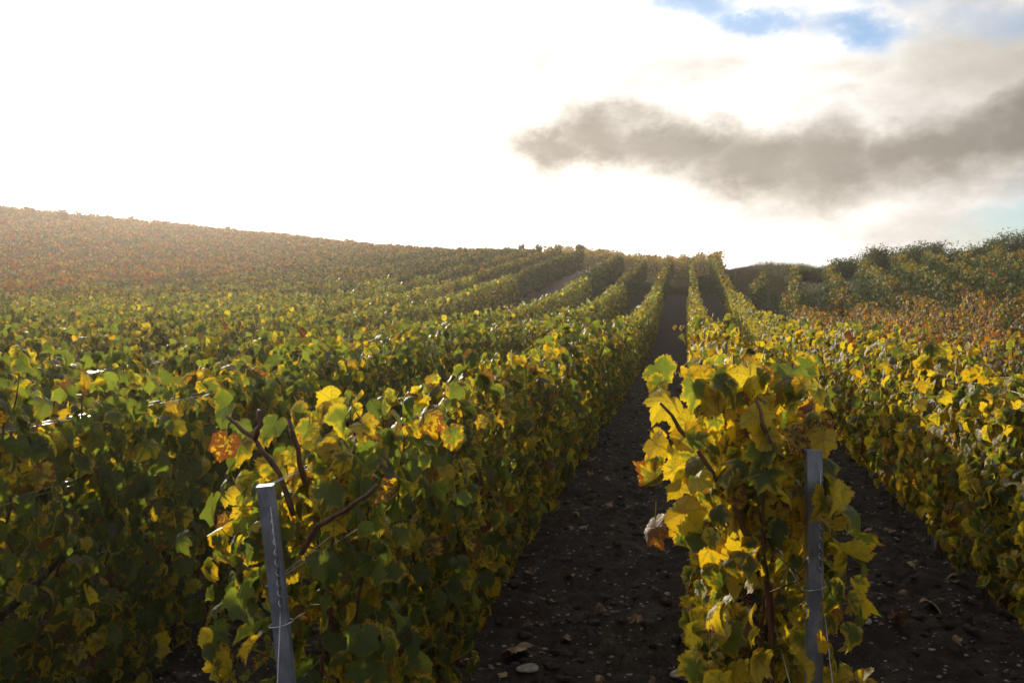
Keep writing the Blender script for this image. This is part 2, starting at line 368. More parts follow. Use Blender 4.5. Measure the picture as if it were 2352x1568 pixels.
# ------------------------------------------------------------------ leaves
def leaf_template(n, rings, r, serr=.045):
    th = np.linspace(-math.pi, math.pi, n, endpoint=False) + math.pi / n
    key = np.radians([0, 16, 31, 52, 66, 82, 106, 138, 168, 180.]); d = r.random
    rad = np.array([1.04, .86, .70 + .14 * d(), .92 + .08 * d(), .82, .64 + .18 * d(), .84, .68, .58, .10 + .2 * d()])
    rr = np.interp(np.abs(th), key, rad)
    if n >= 24: rr = rr * (1 + serr * np.where(np.arange(n) % 2, 1, -1) * (np.abs(th) < 2.9) + (r.random(n) - .5) * .09)
    else: rr = rr * (1 + (r.random(n) - .5) * .12)
    pts = [np.zeros((1, 2))]; ed = [np.zeros(1)]
    for f in rings: pts.append(np.stack([np.sin(th) * rr * f, np.cos(th) * rr * f], 1)); ed.append(np.full(n, f))
    faces = [(0, 1 + (k + 1) % n, 1 + k) for k in range(n)]
    for q in range(len(rings) - 1):
        b = 1 + q * n; faces += [(b + k, b + (k + 1) % n, b + n + (k + 1) % n, b + n + k) for k in range(n)]
    return np.concatenate(pts), np.concatenate(ed), faces
def make_templates(n, rings, count, seed):
    r = np.random.default_rng(seed); return [leaf_template(n, rings, r) for _ in range(count)]
T_HI = make_templates(52, (.4, .75, 1.0), 8, 1); T_MID = make_templates(18, (.55, 1.0), 5, 2); T_LOW = make_templates(8, (1.0,), 4, 3)
def norm(v): return v / np.maximum(np.linalg.norm(v, axis=-1, keepdims=True), 1e-9)
def leaves(pos, nrm, tip, size, yel, rust, templates, r, curl=1.0, petiole=True):
    """verts, starts, loops, colour, leaf coordinates for M leaves; pos = petiole joint"""
    M = len(pos); nrm = norm(nrm); tip = norm(tip - nrm * (tip * nrm).sum(1, keepdims=True)); sx = np.cross(tip, nrm)
    which = r.integers(0, len(templates), M); V = []; C = []; U = []; St = []; Lo = []; vo = 0; lo = 0
    for t, (P, ed, faces) in enumerate(templates):
        ii = np.where(which == t)[0]; m = len(ii)
        if not m: continue
        x = P[None, :, 0] * (1 + .12 * r.standard_normal((m, 1))); y = np.repeat(P[None, :, 1], m, 0)
        rad2 = x * x + y * y; ang = np.arctan2(x, y)
        ph = r.random((m, 1)) * 6.28; a = (-.22 + .34 * r.standard_normal((m, 1))) * curl; b = (.08 + .55 * r.random((m, 1)) ** 1.5) * curl; w = (.05 + .16 * r.random((m, 1)) ** 1.5) * curl
        z = a * rad2 + b * np.abs(x) + w * np.sin(ang * 3 + ph) * rad2 + .05 * np.sin(ang * 7 + ph * 2) * rad2 ** 1.5
        z = z - (r.random((m, 1)) * .75 * curl) * np.clip(y, 0, None) ** 2
        s = size[ii][:, None, None]
        W = pos[ii][:, None, :] + s * (x[..., None] * sx[ii][:, None, :] + y[..., None] * tip[ii][:, None, :] + z[..., None] * nrm[ii][:, None, :])
        k = P.shape[0]; V.append(W.reshape(-1, 3))
        c = np.empty((m, k, 4)); c[..., 0] = yel[ii][:, None]; c[..., 1] = rust[ii][:, None]; c[..., 2] = r.random((m, 1)); c[..., 3] = ed[None, :]
        C.append(c.reshape(-1, 4)); U.append(np.stack([x, y, np.zeros_like(x)], -1).reshape(-1, 3))
        fl = np.concatenate([np.array(f) for f in faces]); ln = np.array([len(f) for f in faces]); st = np.concatenate([[0], np.cumsum(ln)[:-1]])
        St.append((st[None] + (np.arange(m) * len(fl))[:, None]).ravel() + lo); Lo.append((fl[None] + (np.arange(m) * k)[:, None]).ravel() + vo)
        vo += m * k; lo += m * len(fl)
    if petiole:      # a thin stalk back from each leaf, as a narrow three-sided prism
        L = size * (.7 + .6 * r.random(M)); back = norm(-tip * .5 - nrm * .7 + .4 * r.standard_normal((M, 3)))
        e = pos + back * L[:, None]; o1 = sx * .0013; o2 = nrm * .0013
        q = np.stack([pos + o1, pos - o1, pos + o2, e + o1, e - o1, e + o2], 1).reshape(-1, 3); V.append(q)
        C.append(np.tile([.45, .25, .5, .3], (len(q), 1))); U.append(np.tile([0, .2, 0.], (len(q), 1)))
        fc = np.array([0, 1, 4, 3, 1, 2, 5, 4, 2, 0, 3, 5]); Lo.append((fc[None] + (np.arange(M) * 6)[:, None]).ravel() + vo)
        St.append(np.arange(M * 3) * 4 + lo)
    return np.concatenate(V), np.concatenate(St), np.concatenate(Lo), np.concatenate(C), np.concatenate(U)

def canopy_points(M, r, length, thick=.2, lo=.22, hi=1.2, top_r=None, clump=0.):
    """leaf positions and facings in a vine's wall of foliage; x across the row, y along it"""
    y = r.random(M) * (length + .16) - .08
    if clump: y = length / 2 + (y - length / 2) * (1 - clump * .5) * np.abs(r.standard_normal(M)).clip(0, 1.5) ** .3
    t = r.random(M) ** .92; top = hi + .05 * np.sin(y * 7 + r.random() * 6) + .04 * np.sin(y * 17 + r.random() * 6)
    z = lo + (top - lo) * t
    prof = thick * (.62 + .5 * np.sin(np.clip((z - lo) / (hi - lo), 0, 1) * 2.4 + .45)) * (1 + .22 * np.sin(y * 9 + z * 5 + r.random() * 6))
    side = np.where(r.random(M) < .5, -1., 1.); x = side * prof * (1 - .75 * r.random(M) ** 2.2)
    n = np.stack([side * (.8 + .3 * r.random(M)), .55 * r.standard_normal(M), .15 + .4 * r.random(M)], 1) + .25 * r.standard_normal((M, 3))
    up = t > .85; n[up] += np.stack([.5 * r.standard_normal(up.sum()), .4 * r.standard_normal(up.sum()), .7 * r.random(up.sum())], 1)
    tip = np.stack([.35 * r.standard_normal(M), .45 * r.standard_normal(M), -1 + .25 * r.standard_normal(M)], 1)
    return np.stack([x, y, z], 1), n, tip
def tints(M, r, z, x=None):
    yel = .21 + .23 * r.standard_normal(M) + .10 * np.clip((.5 - z) / .3, 0, 1); hot = r.random(M) < .15; yel[hot] += .45
    rust = .22 + .13 * r.standard_normal(M); br = r.random(M) < .05; rust[br] += .30
    return yel, rust
def shoots(r, k, length, hi, lo=.45):
    out = []
    for i in range(k):
        y = length * (i + .5) / k + r.normal(0, .03); x = r.normal(0, .07); h = hi + r.normal(.01, .055)
        p0 = (x * .3, y, lo + r.normal(0, .04)); p1 = (x * 1.6, y + r.normal(0, .09), h); out.append(wiggle(p0, p1, 9, .009))
    return out
def trunk_mb(length, r):
    mb = MB(); y = length / 2
    pts = wiggle((r.normal(0, .02), y - .05, -.05), (0, y, .48), 7, .012); mb.tube(pts, [.034, .030, .027, .026, .024, .025, .028, .024], 9)
    for s in (-1, 1):
        mb.tube(wiggle(pts[-2], (0, y + s * length * .42, .56 + r.normal(0, .02)), 6, .009), [.018, .016, .014, .012, .010, .008, .006], 7)
    return mb
def make_vine(level, seed, length=1.04, thick=.152, hi=1.07, M=None, lo=.2, leafs=1.0, extra=None, clump=0.):
    """returns dict of part name -> list of meshes"""
    r = np.random.default_rng(seed); random.seed(seed)
    M = M or {0: 1020, 1: 700, 2: 530}[level]; T = {0: T_HI, 1: T_MID, 2: T_LOW}[level]
    pos, n, tip = canopy_points(M, r, length, thick, lo, hi, clump=clump)
    sz = leafs * {0: .038, 1: .041, 2: .043}[level] * (.60 + .85 * r.random(M) ** 1.1)
    sh = shoots(r, 6 if level == 0 else 5, length, hi)
    # leaves on the shoot ends that rise clear of the wall
    P2 = []; N2 = []; T2 = []
    for s in sh:
        for q in s[-4:]:
            for _ in range(2): P2.append(np.array(q) + r.normal(0, .028, 3)); N2.append([r.normal(0, .8), r.normal(0, .7), .5]); T2.append([r.normal(0, .7), r.normal(0, .7), -.5])
    pos = np.concatenate([pos, P2]); n = np.concatenate([n, N2]); tip = np.concatenate([tip, T2]); sz = np.concatenate([sz, (.036 if level < 2 else .03) * (.5 + .8 * r.random(len(P2)))])
    if extra is not None:
        ep, en, et, es = extra(r); pos = np.concatenate([pos, ep]); n = np.concatenate([n, en]); tip = np.concatenate([tip, et]); sz = np.concatenate([sz, es])
    yel, rust = tints(len(pos), r, pos[:, 2]); yel[-len(P2):] += .12; rust[-len(P2):] += .05
    V, St, Lo, C, U = leaves(pos, n, tip, sz, yel, rust, T, r, 1.0, petiole=(level < 2))
    parts = {'foliage': [mesh_np('foliage', V, St, Lo, LEAF, C, U)]}
    tm = trunk_mb(length, r)
    if level == 0:
        parts['trunk'] = [tm.mesh('trunk', BARK)]; parts['cane'] = []
        for s in sh:
            mb = MB(); mb.tube(s, [.0048] * 5 + [.004, .0036, .003, .0026, .002], 6)
            k = s[5]; mb.tube([k, k + Vector((random.uniform(-.08, .08), random.uniform(-.06, .06), .05)), k + Vector((random.uniform(-.12, .12), random.uniform(-.1, .1), .12))], [.003, .0022, .0015], 5)
            parts['cane'].append(mb.mesh('cane', CANE))
    else:
        for s in sh: tm.tube(s, [.0045] * 6 + [.004, .0035, .003, .002], 4)
        parts['trunk'] = [tm.mesh('trunk', BARK)]
    return parts
PROTO = {0: [make_vine(0, 100 + i) for i in range(7)], 1: [make_vine(1, 200 + i) for i in range(6)], 2: [make_vine(2, 300 + i) for i in range(6)]}
PROTO_LOW = [make_vine(0, 150 + i, M=1200, lo=.04, thick=.18) for i in range(4)]
PROTO_B = {1: [make_vine(1, 230 + i, thick=.15, hi=.95, leafs=.72, M=440, lo=.25, clump=.3) for i in range(4)], 2: [make_vine(2, 330 + i, thick=.15, hi=.95, leafs=.74, M=360, lo=.25, clump=.3) for i in range(5)]}

# ------------------------------------------------------------------ where the vines stand
SP = 1.15; SPL = 1.32
MAIN = {'L3': -3.2, 'L2': -2.05, 'L1': -.9, 'R0': .25, 'R1': 1.4}
vines = []          # (x, y, row key)
for k, x in MAIN.items():
    y = 2.12
    while y < (49 if k in ('L3', 'L2') else 60): vines.append((x, y, k)); y += 1.04
def left_end(x): return 51.0 + min(max((-5.4 - x) * 1.5, 0), 7) if x > -10.5 else 95.0
LEFT_ROWS = [-5.4 - i * SPL for i in range(58)]
def red_edge(X, Y):      # + on the rust coloured plot of the upper left slope
    px = 1176 + F * bearing(X, Y); return depth(X, Y) - np.interp(px, [-1500, 0, 560, 1000, 1150], [15, 25, 37, 58, 75])
for x in LEFT_ROWS:
    y = 2.12
    while y < left_end(x): vines.append((x, y, 'L')); y += 1.04
RIGHT_ROWS = [2.6 + i * 1.12 for i in range(34)]
def right_end(x): return 37.5 + x * .3
for x in RIGHT_ROWS:
    y = 4.4
    while depth(x, y) < 23.5: vines.append((x, y, 'R')); y += 1.1
def in_view(x, y, m=.12):
    d = depth(x, y); return d > .8 and abs(bearing(x, y)) < .514 + m
vines = [v for v in vines if in_view(v[0], v[1] + .5, .10 + .8 / max(depth(v[0], v[1]), 1)) and (v[2] != 'L' or red_edge(v[0], v[1]) < 0)]
def vis_rank(v):
    d = math.hypot(v[0], v[1] + .5); pen = 1.0
    if v[2] == 'L' and d < 30: pen = 1.1 if v[0] > -9 else 1.25
    if v[2] == 'R': pen = 1.35
    if not in_view(v[0], v[1] + .5, -.01): pen = 3.0
    return d * pen
vines.sort(key=vis_rank)
IND = vines[:300]; REST = vines[300:]
ROWTXT = {'L1': ('green and yellow grapevine in the row bordering the soil track on its left', 'grapevines in the row on the left of the soil track'),
          'L2': ('mostly green grapevine in the second row to the left of the soil track', 'grapevines in the second row left of the track'),
          'L3': ('green grapevine in the third row left of the track, beside the bare pale strip', 'grapevines in the third row left of the track'),
          'R0': ('yellow and green grapevine in the narrow row just right of the soil track', 'grapevines in the row just right of the track'),
          'R1': ('yellow grapevine in the long second row right of the soil track', 'grapevines in the second row right of the track')}
BIAS = {'L1': (.50, .50), 'L2': (.47, .5), 'L3': (.46, .48), 'R0': (.73, .53), 'R1': (.72, .51)}
def place(parts, x, y, label, group, col, flip, level, sc=1.0):
    root = bpy.data.objects.new('grapevine', None); root.empty_display_size = .2; COL.objects.link(root)
    z = gz(x, y + .5)
    if flip: root.location = (x, y + 1.04, z); root.rotation_euler = (0, 0, math.pi)
    else: root.location = (x, y, z)
    sl = (gz(x, y + 1.04) - gz(x, y)) / 1.04
    root.rotation_euler.x = math.atan(sl) * (-1 if flip else 1); root.location.z = gz(x, root.location.y)
    root.scale = (1, 1, sc)
    tag(root, label, 'grapevine', group)
    for nm, ms in parts.items():
        for me in ms:
            o = bpy.data.objects.new(nm, me); COL.objects.link(o); o.parent = root
            if nm == 'foliage': o.color = (col[0], col[1], .5, 1)
    return root
special = {}
for (x, y, k) in IND:
    d = math.hypot(x, y + .5); lv = 0 if d < 6.2 else (1 if d < 14 else 2)
    if k in ROWTXT:
        lab, grp = ROWTXT[k]; b = BIAS[k]; pr = PROTO[lv]
        if k == 'L1': b = (b[0] + .12 * math.exp(-((y - 4.2) / 1.3) ** 2), b[1] + .05 * math.exp(-((y - 4.2) / 1.3) ** 2))
        if lv == 0 and k in ('L2', 'L3'): pr = PROTO_LOW
        if k in ('R0', 'R1') and y > 14: b = (.60, .48)
    elif k == 'L':
        i = round((-5.4 - x) / SP)
        n = ['first', 'second', 'third', 'fourth', 'fifth', 'sixth', 'seventh', 'eighth', 'ninth', 'tenth', 'eleventh', 'twelfth', 'thirteenth', 'fourteenth', 'fifteenth', 'sixteenth', 'seventeenth', 'eighteenth', 'nineteenth', 'twentieth']
        w = n[i] if i < len(n) else 'farthest'
        lab = 'green grapevine in the %s row beyond the pale bare strip' % w; grp = 'grapevines in the %s row beyond the pale strip' % w; b = (.47 + .06 * math.sin(i * 2.4), .5); pr = PROTO[lv]
    else:
        i = round((x - 2.6) / 1.12); n = ['first', 'second', 'third', 'fourth', 'fifth', 'sixth', 'seventh', 'eighth', 'ninth', 'tenth', 'eleventh', 'twelfth']
        w = n[i] if i < len(n) else 'farthest'
        lab = 'low orange and rust leaved grapevine in the %s row of the plot on the right' % w; grp = 'grapevines in the %s row of the orange plot' % w; b = (.46, .80) if depth(x, y) > 7.5 else (.42, .62)
        pr = PROTO_B[max(lv, 1)]
    if y < 2.2 and k in ('L1', 'R0'): special[k] = (x, y, b); continue
    b = (b[0] + random.gauss(0, .035), b[1] + random.gauss(0, .02))
    place(random.choice(pr), x + random.gauss(0, .015), y, lab, grp, b, random.random() < .5, lv, 1 + random.gauss(0, .03))

# the two end vines, each behind its steel post
def extra_r(r):
    M = 170; p = np.stack([r.normal(-.06, .11, M).clip(-.27, .09), .02 + .35 * r.random(M), .90 + .36 * r.random(M)], 1)
    n = np.stack([r.normal(0, .5, M), -1 + .3 * r.standard_normal(M), .4 + .3 * r.random(M)], 1); t = np.stack([.6 * r.standard_normal(M), .2 * r.standard_normal(M), -1 + .4 * r.random(M)], 1)
    return p, n, t, .037 * (.6 + .9 * r.random(M))
def extra_l(r):
    M = 80; p = np.stack([r.normal(.0, .16, M), -.02 + .4 * r.random(M), .75 + .42 * r.random(M)], 1)
    n = np.stack([r.normal(0, .6, M), -1 + .3 * r.standard_normal(M), .4 + .3 * r.random(M)], 1); t = np.stack([.6 * r.standard_normal(M), .2 * r.standard_normal(M), -1 + .4 * r.random(M)], 1)
    return p, n, t, .039 * (.6 + .9 * r.random(M))
x, y, b = special['R0']
vr = make_vine(0, 411, hi=1.10, thick=.135, lo=.05, M=980, extra=extra_r)
def bend(pts, rs):
    out = []; rad = []
    for i in range(len(pts) - 1):
        for t in (0, .33, .66):
            p = Vector(pts[i]).lerp(Vector(pts[i + 1]), t); k = .004 if out else 0
            out.append(p + Vector((random.uniform(-k, k), random.uniform(-k, k), random.uniform(-k, k)))); w = rs[i] + (rs[i + 1] - rs[i]) * t; rad.append(w * (1.28 if t == .33 else 1))
    return out + [Vector(pts[-1])], rad + [rs[len(pts) - 1]]
for pts in ([(.01, .04, .98), (-.012, .03, 1.07), (-.03, .02, 1.14), (-.055, .03, 1.21)], [(-.02, .10, .8), (-.10, .06, .98), (-.19, .05, 1.11), (-.26, .04, 1.20)]):
    mb = MB(); mb.tube(*bend(pts, [.006, .0055, .0045, .0032]), 7); vr['cane'].append(mb.mesh('cane', CANE))
rv = place(vr, x - .045, y + .04, 'yellow leaved grapevine standing right behind the straight grey steel post', None, (b[0] + .10, .53), False, 0)
x, y, b = special['L1']
vl = make_vine(0, 420, hi=1.04, thick=.17, lo=.08, M=1120, extra=extra_l)
for pts in ([(0, 0, .92), (-.035, .0, 1.02), (-.09, -.02, 1.10), (-.15, -.03, 1.155)], [(-.085, -.02, 1.10), (-.07, -.02, 1.14), (-.072, -.02, 1.17)], [(.03, -.03, .84), (.08, -.05, .915), (.15, -.06, .955), (.225, -.07, 1.015)], [(.03, .0, 1.0), (.02, -.02, 1.08), (.0, -.02, 1.15)]):
    mb = MB(); mb.tube(*bend(pts, [.0065, .006, .005, .004]), 7); vl['cane'].append(mb.mesh('cane', CANE))
lv_ = place(vl, x, y + .06, 'green grapevine with bare brown canes behind the leaning grey steel post', None, (b[0] + .02, .52), False, 0)

# ------------------------------------------------------------------ vines too many to single out: one mass for each plot
def mass(name, plants, label, bias_fn, per_fn, size_fn, hi=1.12, thick=.115, lo=.2, L=1.04, clump=False, seed=0, kindcat='grapevines'):
    r = np.random.default_rng(seed); P = np.array([p[:2] for p in plants], float); X0, Y0 = P[:, 0], P[:, 1]
    n = per_fn(depth(X0, Y0)).astype(int); ii = np.repeat(np.arange(len(P)), n); M = len(ii)
    if clump: yy = Y0[ii] + L / 2 + np.clip(r.normal(0, .17, M), -.5, .5)
    else: yy = Y0[ii] + r.random(M) * L
    hv = hi * (1 + (.08 if clump else .03) * r.standard_normal(len(P)))[ii]
    ends = np.array([(-10.8 < a < -5 and b > left_end(a) - 1.6) for a, b in zip(X0, Y0)]); hv = hv + .28 * ends[ii]
    t = r.random(M) ** .8; z = lo + (hv - lo) * t + .03 * np.sin(yy * 6)
    side = np.where(r.random(M) < .5, -1., 1.)
    x = X0[ii] + side * thick * (.55 + .5 * np.sin(t * 2.4 + .4)) * (1 - .7 * r.random(M) ** 2)
    if clump: x = X0[ii] + r.normal(0, thick * .75, M) * (1.15 - .5 * t)
    fl = r.random(M) < .02; z[fl] = hv[fl] + .07 * r.random(fl.sum())
    pos = np.stack([x, yy, ground(x, yy) + z], 1)
    nr = np.stack([side * .8, .6 * r.standard_normal(M), .35 + .4 * r.random(M)], 1) + .3 * r.standard_normal((M, 3))
    tip = np.stack([.4 * r.standard_normal(M), .4 * r.standard_normal(M), -np.ones(M)], 1)
    yel, rust = tints(M, r, z); pb = r.standard_normal(len(P)); by, br = bias_fn(pos[:, 0], pos[:, 1]); pt = fnoise(pos[:, 0], pos[:, 1], 31 + seed, 4.0, 3, .6)
    yel = .22 + (yel - .22) * .55 + by - .05; rust = rust + 0
    rowb = np.sin(np.round(X0 * 4) * 12.9898) * 43758.5453; rowb = (rowb - np.floor(rowb) - .5)[ii]; yel = yel + (0 if clump else .20) * rowb
    yel = yel + .05 * pb[ii] + .10 * pt; rust = rust + br + .04 * pb[ii] + .05 * pt
    yel += .24 * (t > .86) + .08 * (t > .78) - .17 * (t < .72)  # lit row crests and shaded sides painted in as yellower and greener leaves
    sz = size_fn(depth(pos[:, 0], pos[:, 1])) * (.7 + .6 * r.random(M))
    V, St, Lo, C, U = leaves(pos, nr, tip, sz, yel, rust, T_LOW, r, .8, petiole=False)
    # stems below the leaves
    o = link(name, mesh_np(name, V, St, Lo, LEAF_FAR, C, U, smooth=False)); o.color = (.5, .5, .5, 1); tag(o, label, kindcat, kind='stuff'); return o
per = lambda d: np.clip(430 - d * 3.2, 190, 400); size = lambda d: np.clip(.040 + d * .0006, .04, .09)
def const(a, b): return lambda X, Y: (np.full(X.shape, a), np.full(X.shape, b))
main_rest = [v for v in REST if v[2] in MAIN]
left_rest = [v for v in REST if v[2] == 'L']
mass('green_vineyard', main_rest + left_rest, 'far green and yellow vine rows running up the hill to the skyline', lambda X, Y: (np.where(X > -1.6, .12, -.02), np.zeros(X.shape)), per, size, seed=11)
GAM = R(6.5)
bank = []
for i in range(-1, 26):
    t = 0.0
    while t < 30:
        x, y = 2.25 + i * 1.16 + t * math.sin(GAM), 22.6 + .12 * i + t * math.cos(GAM) - max(0, i) * .55; t += 1.08
        if depth(x, y) > 23.2 and y < right_end(x) and x > 2.1 and in_view(x, y, .12): bank.append((x + random.gauss(0, .04), y))
right_rest = [v for v in REST if v[2] == 'R']
def right_bias(X, Y):
    d = depth(X, Y); k = 1 / (1 + np.exp((d - 26) / 1.6)); return .06 - .10 * k, -.10 + .35 * k
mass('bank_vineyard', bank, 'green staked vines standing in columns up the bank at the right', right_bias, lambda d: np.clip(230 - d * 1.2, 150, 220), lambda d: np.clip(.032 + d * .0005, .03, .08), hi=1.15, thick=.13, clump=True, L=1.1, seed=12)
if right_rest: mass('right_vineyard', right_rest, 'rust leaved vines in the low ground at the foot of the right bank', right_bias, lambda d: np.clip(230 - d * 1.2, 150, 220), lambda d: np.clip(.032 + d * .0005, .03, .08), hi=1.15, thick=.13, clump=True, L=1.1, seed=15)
red = []
DIR = R(62); c_, s_ = math.cos(DIR), math.sin(DIR)
for a in np.arange(-160, 160, 1.15):
    for t in np.arange(-160, 160, 1.04):
        x, y = a * c_ - t * s_, a * s_ + t * c_
        if y > 5 and y < 99 and x < -4 and depth(x, y) < 96 and in_view(x, y, .25): red.append((x, y))
red = [p for p, k in zip(red, red_edge(np.array([p[0] for p in red]), np.array([p[1] for p in red])) > .8) if k]
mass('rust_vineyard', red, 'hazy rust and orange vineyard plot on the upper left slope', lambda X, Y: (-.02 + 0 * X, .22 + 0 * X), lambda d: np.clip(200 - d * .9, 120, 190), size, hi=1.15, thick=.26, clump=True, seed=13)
org = [(x, y) for x in np.arange(-9, 2.4, 1.1) for y in np.arange(64.5, 92, 1.04)]
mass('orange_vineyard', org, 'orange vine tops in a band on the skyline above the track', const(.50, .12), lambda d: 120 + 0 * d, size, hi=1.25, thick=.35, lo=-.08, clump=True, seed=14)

# ------------------------------------------------------------------ posts and wires
def steel_post(h, seed):
    mb = MB(); a, b, t = .0165, .013, .0022
    prof = [(-a, -b), (a, -b), (a, b), (a - .006, b), (a - .006, b - t), (a - t, b - t), (a - t, -b + t), (-a + t, -b + t), (-a + t, b - t), (-a + .006, b - t), (-a + .006, b), (-a, b)]
    mb.prism(prof, -.4, h, 10, lambda z: (.0015 * math.sin(z * 9), 0)); me = mb.mesh('body', STEEL, smooth=False)
    return me
def post_parts(root, h, guy, side):
    link('body', steel_post(h, 1), root)
    cap = MB(); cap.prism([(-.018, -.015), (.018, -.015), (.018, .015), (-.018, .015)], h - .002, h + .003); link('cap', cap.mesh('cap', STEEL, False), root)
    tw = MB(); pts = []
    for i in range(150):
        t = i / 149; z = h - .06 - .20 * t; w = t * 2 * math.pi * 9
        pts.append((side * (.012 - .004 * t) + .0035 * math.cos(w), -.0185 + .0035 * math.sin(w), z))
    tw.tube(pts, .0013, 5); tw.tube([(side * .010, -.0175, h - .04), (side * .011, -.0175, h - .15), (side * .008, -.018, h - .27)], .0013, 5); link('twisted_wire', tw.mesh('twisted_wire', WIRE), root)
    ring = MB(); ring.tube([((.026) * math.cos(a), .021 * math.sin(a), h - .30 + .004 * math.cos(a)) for a in np.linspace(0, 2 * math.pi, 25)], .0019, 6)
    ring.tube([(.024, .006, h - .297), (.038, .01, h - .290), (.05, .02, h - .287)], .0016, 5); link('wire_ring', ring.mesh('wire_ring', WIRE), root)
    gm = MB(); p0 = Vector((side * .008, -.0185, h - .26)); gm.tube([p0, p0.lerp(Vector(guy), .5), Vector(guy)], .0014, 5); link('guy_wire', gm.mesh('guy_wire', WIRE), root)
def end_post(x, y, h, lean_x, lean_y, label, side, guy):
    root = bpy.data.objects.new('steel_post', None); COL.objects.link(root); root.location = (x, y, gz(x, y)); root.rotation_euler = (lean_y, lean_x, R(10) + 0)
    tag(root, label, 'post'); post_parts(root, h, guy, side); return root
end_post(-.79, 2.02, 1.035, R(-5.2), R(1.5), 'leaning grey steel trellis post at the left of the soil track', 1, (-.04, -.34, .02))
end_post(.297, 2.235, 1.10, R(-1.3), R(.5), 'straight grey steel trellis post in front of the yellow vine', 1, (.03, -.25, .02))
def stake_mesh(r, h, w):
    mb = MB(); n = 9; prof = [(w * (1 + .18 * r.uniform(-1, 1)) * math.cos(2 * math.pi * k / n), w * .75 * (1 + .18 * r.uniform(-1, 1)) * math.sin(2 * math.pi * k / n)) for k in range(n)]
    a, b = r.uniform(-.01, .01), r.uniform(-.01, .01); mb.prism(prof, -.2, h, 6, lambda z: (a * math.sin(z * 4), b * math.cos(z * 3)))
    m2 = MB(); m2.prism([(p[0] * .9, p[1] * .9) for p in prof], h, h + .006)
    mb.v += m2.v; off = len(mb.v) - len(m2.v); mb.f += [tuple(i + off for i in f) for f in m2.f]
    return mb.mesh('wooden_stake', WOOD, smooth=False)
rr = random.Random(3)
STK = {'L1': [5.15, 9.6, 14.2, 19, 24], 'L2': [5.5, 8.6, 13, 18], 'L3': [4.6, 9.2, 13.7, 18.5], 'R0': [6.6, 11.5, 16.5, 22], 'R1': [5.9, 10.6, 15.4, 21]}
rown = {'L1': 'first row left of the track', 'L2': 'second row left of the track', 'L3': 'third row left of the track', 'R0': 'first row right of the track', 'R1': 'second row right of the track'}
ordn = ['nearest', 'second', 'third', 'fourth', 'fifth']
for k, ysl in STK.items():
    for i, yy in enumerate(ysl):
        h = rr.uniform(1.03, 1.12) + (.04 if i == 0 and k != 'R0' else 0); o = link('wooden_stake', stake_mesh(rr, h, .017)); o.location = (MAIN[k] + rr.uniform(-.02, .02), yy, gz(MAIN[k], yy)); o.rotation_euler = (rr.uniform(-.04, .04), rr.uniform(-.04, .04), rr.uniform(0, 6))
        tag(o, 'weathered wooden stake, %s along the %s' % (ordn[i], rown[k]), 'stake', 'wooden stakes holding the vine rows')
lw = link('wooden_stake', stake_mesh(rr, 1.35, .02), loc=(.9, 62, gz(.9, 62))); tag(lw, 'thin stake standing on the skyline above the track', 'stake')
for (px, y, h, lab) in ((1689, 44, 1.0, 'dark thin stake on the grass at the head of the right rows'), (1697, 33, 1.0, 'pale thin stake between the right row and the bank')):
    u = (px - 1176) / F; d = y; X_ = u * d * cs - d * sn; Y_ = u * d * sn + d * cs
    o = link('thin_stake', stake_mesh(rr, h, .02), loc=(X_, Y_, gz(X_, Y_))); tag(o, lab, 'stake')
hn = ['low', 'left middle', 'right middle', 'left upper', 'right upper']
for k, x in MAIN.items():
    for i, (h, dx) in enumerate(((.52, 0), (.80, -.035), (.80, .035), (1.02, -.03), (1.02, .03))):
        y0 = 2.02 if k == 'L1' else 2.23; pts = []
        yy = y0
        while yy < 26:
            ph = (yy - y0) / 4.5; s = .012 * (math.cos(ph * 2 * math.pi) - 1); f = min(1, (yy - y0) / .8)
            pts.append((x + dx * f, yy, gz(x, yy) + h + s)); yy += .5 if yy < 8 else 1.5
        mb = MB(); mb.tube(pts, .0013, 5); o = link('trellis_wire', mb.mesh('trellis_wire', WIRE))
        tag(o, '%s trellis wire strung through the %s' % (hn[i], rown[k]), 'wire', 'trellis wires')

# ------------------------------------------------------------------ the litter of the track: stones, fallen leaves, weeds
def stones(n, seed, lo, hi, area):
    r = np.random.default_rng(seed); x0, x1, y0, y1 = area
    base = np.array([[1, 0, 0], [-1, 0, 0], [0, 1, 0], [0, -1, 0], [0, 0, 1], [0, 0, -1], [.6, .6, .55], [-.6, .6, .5], [.6, -.6, .5], [-.6, -.6, .55]], float)
    y = y0 + (y1 - y0) * r.random(n) ** 1.6; x = x0 + (x1 - x0) * r.random(n)
    F_ = np.array([[0, 6, 8], [6, 0, 2], [2, 7, 6], [7, 2, 1], [1, 9, 7], [9, 1, 3], [3, 8, 9], [8, 3, 0], [4, 6, 7], [4, 7, 9], [4, 9, 8], [4, 8, 6], [5, 2, 0], [5, 1, 2], [5, 3, 1], [5, 0, 3]])
    s = lo + (hi - lo) * r.random(n) ** 4; V = base[None] * (1 + .3 * (r.random((n, 10, 3)) - .5)) * s[:, None, None] * np.stack([1 + .5 * r.random(n), .7 + .4 * r.random(n), .45 + .3 * r.random(n)], 1)[:, None, :]
    a = r.random(n) * 6.28; c, q = np.cos(a)[:, None], np.sin(a)[:, None]; V = np.stack([V[..., 0] * c - V[..., 1] * q, V[..., 0] * q + V[..., 1] * c, V[..., 2]], -1)
    V += np.stack([x, y, gh(x, y) + s * .12], 1)[:, None, :]
    Lp = (F_[None] + (np.arange(n) * 10)[:, None, None]).ravel(); return V.reshape(-1, 3), np.arange(n * 16) * 3, Lp
V, St, Lo = stones(42000, 5, .0015, .012, (-2.9, 4.4, 1.8, 16)); tag(link('gravel', mesh_np('gravel', V, St, Lo, STONE, smooth=False)), 'small pale chalk stones scattered on the soil', 'gravel', kind='stuff')
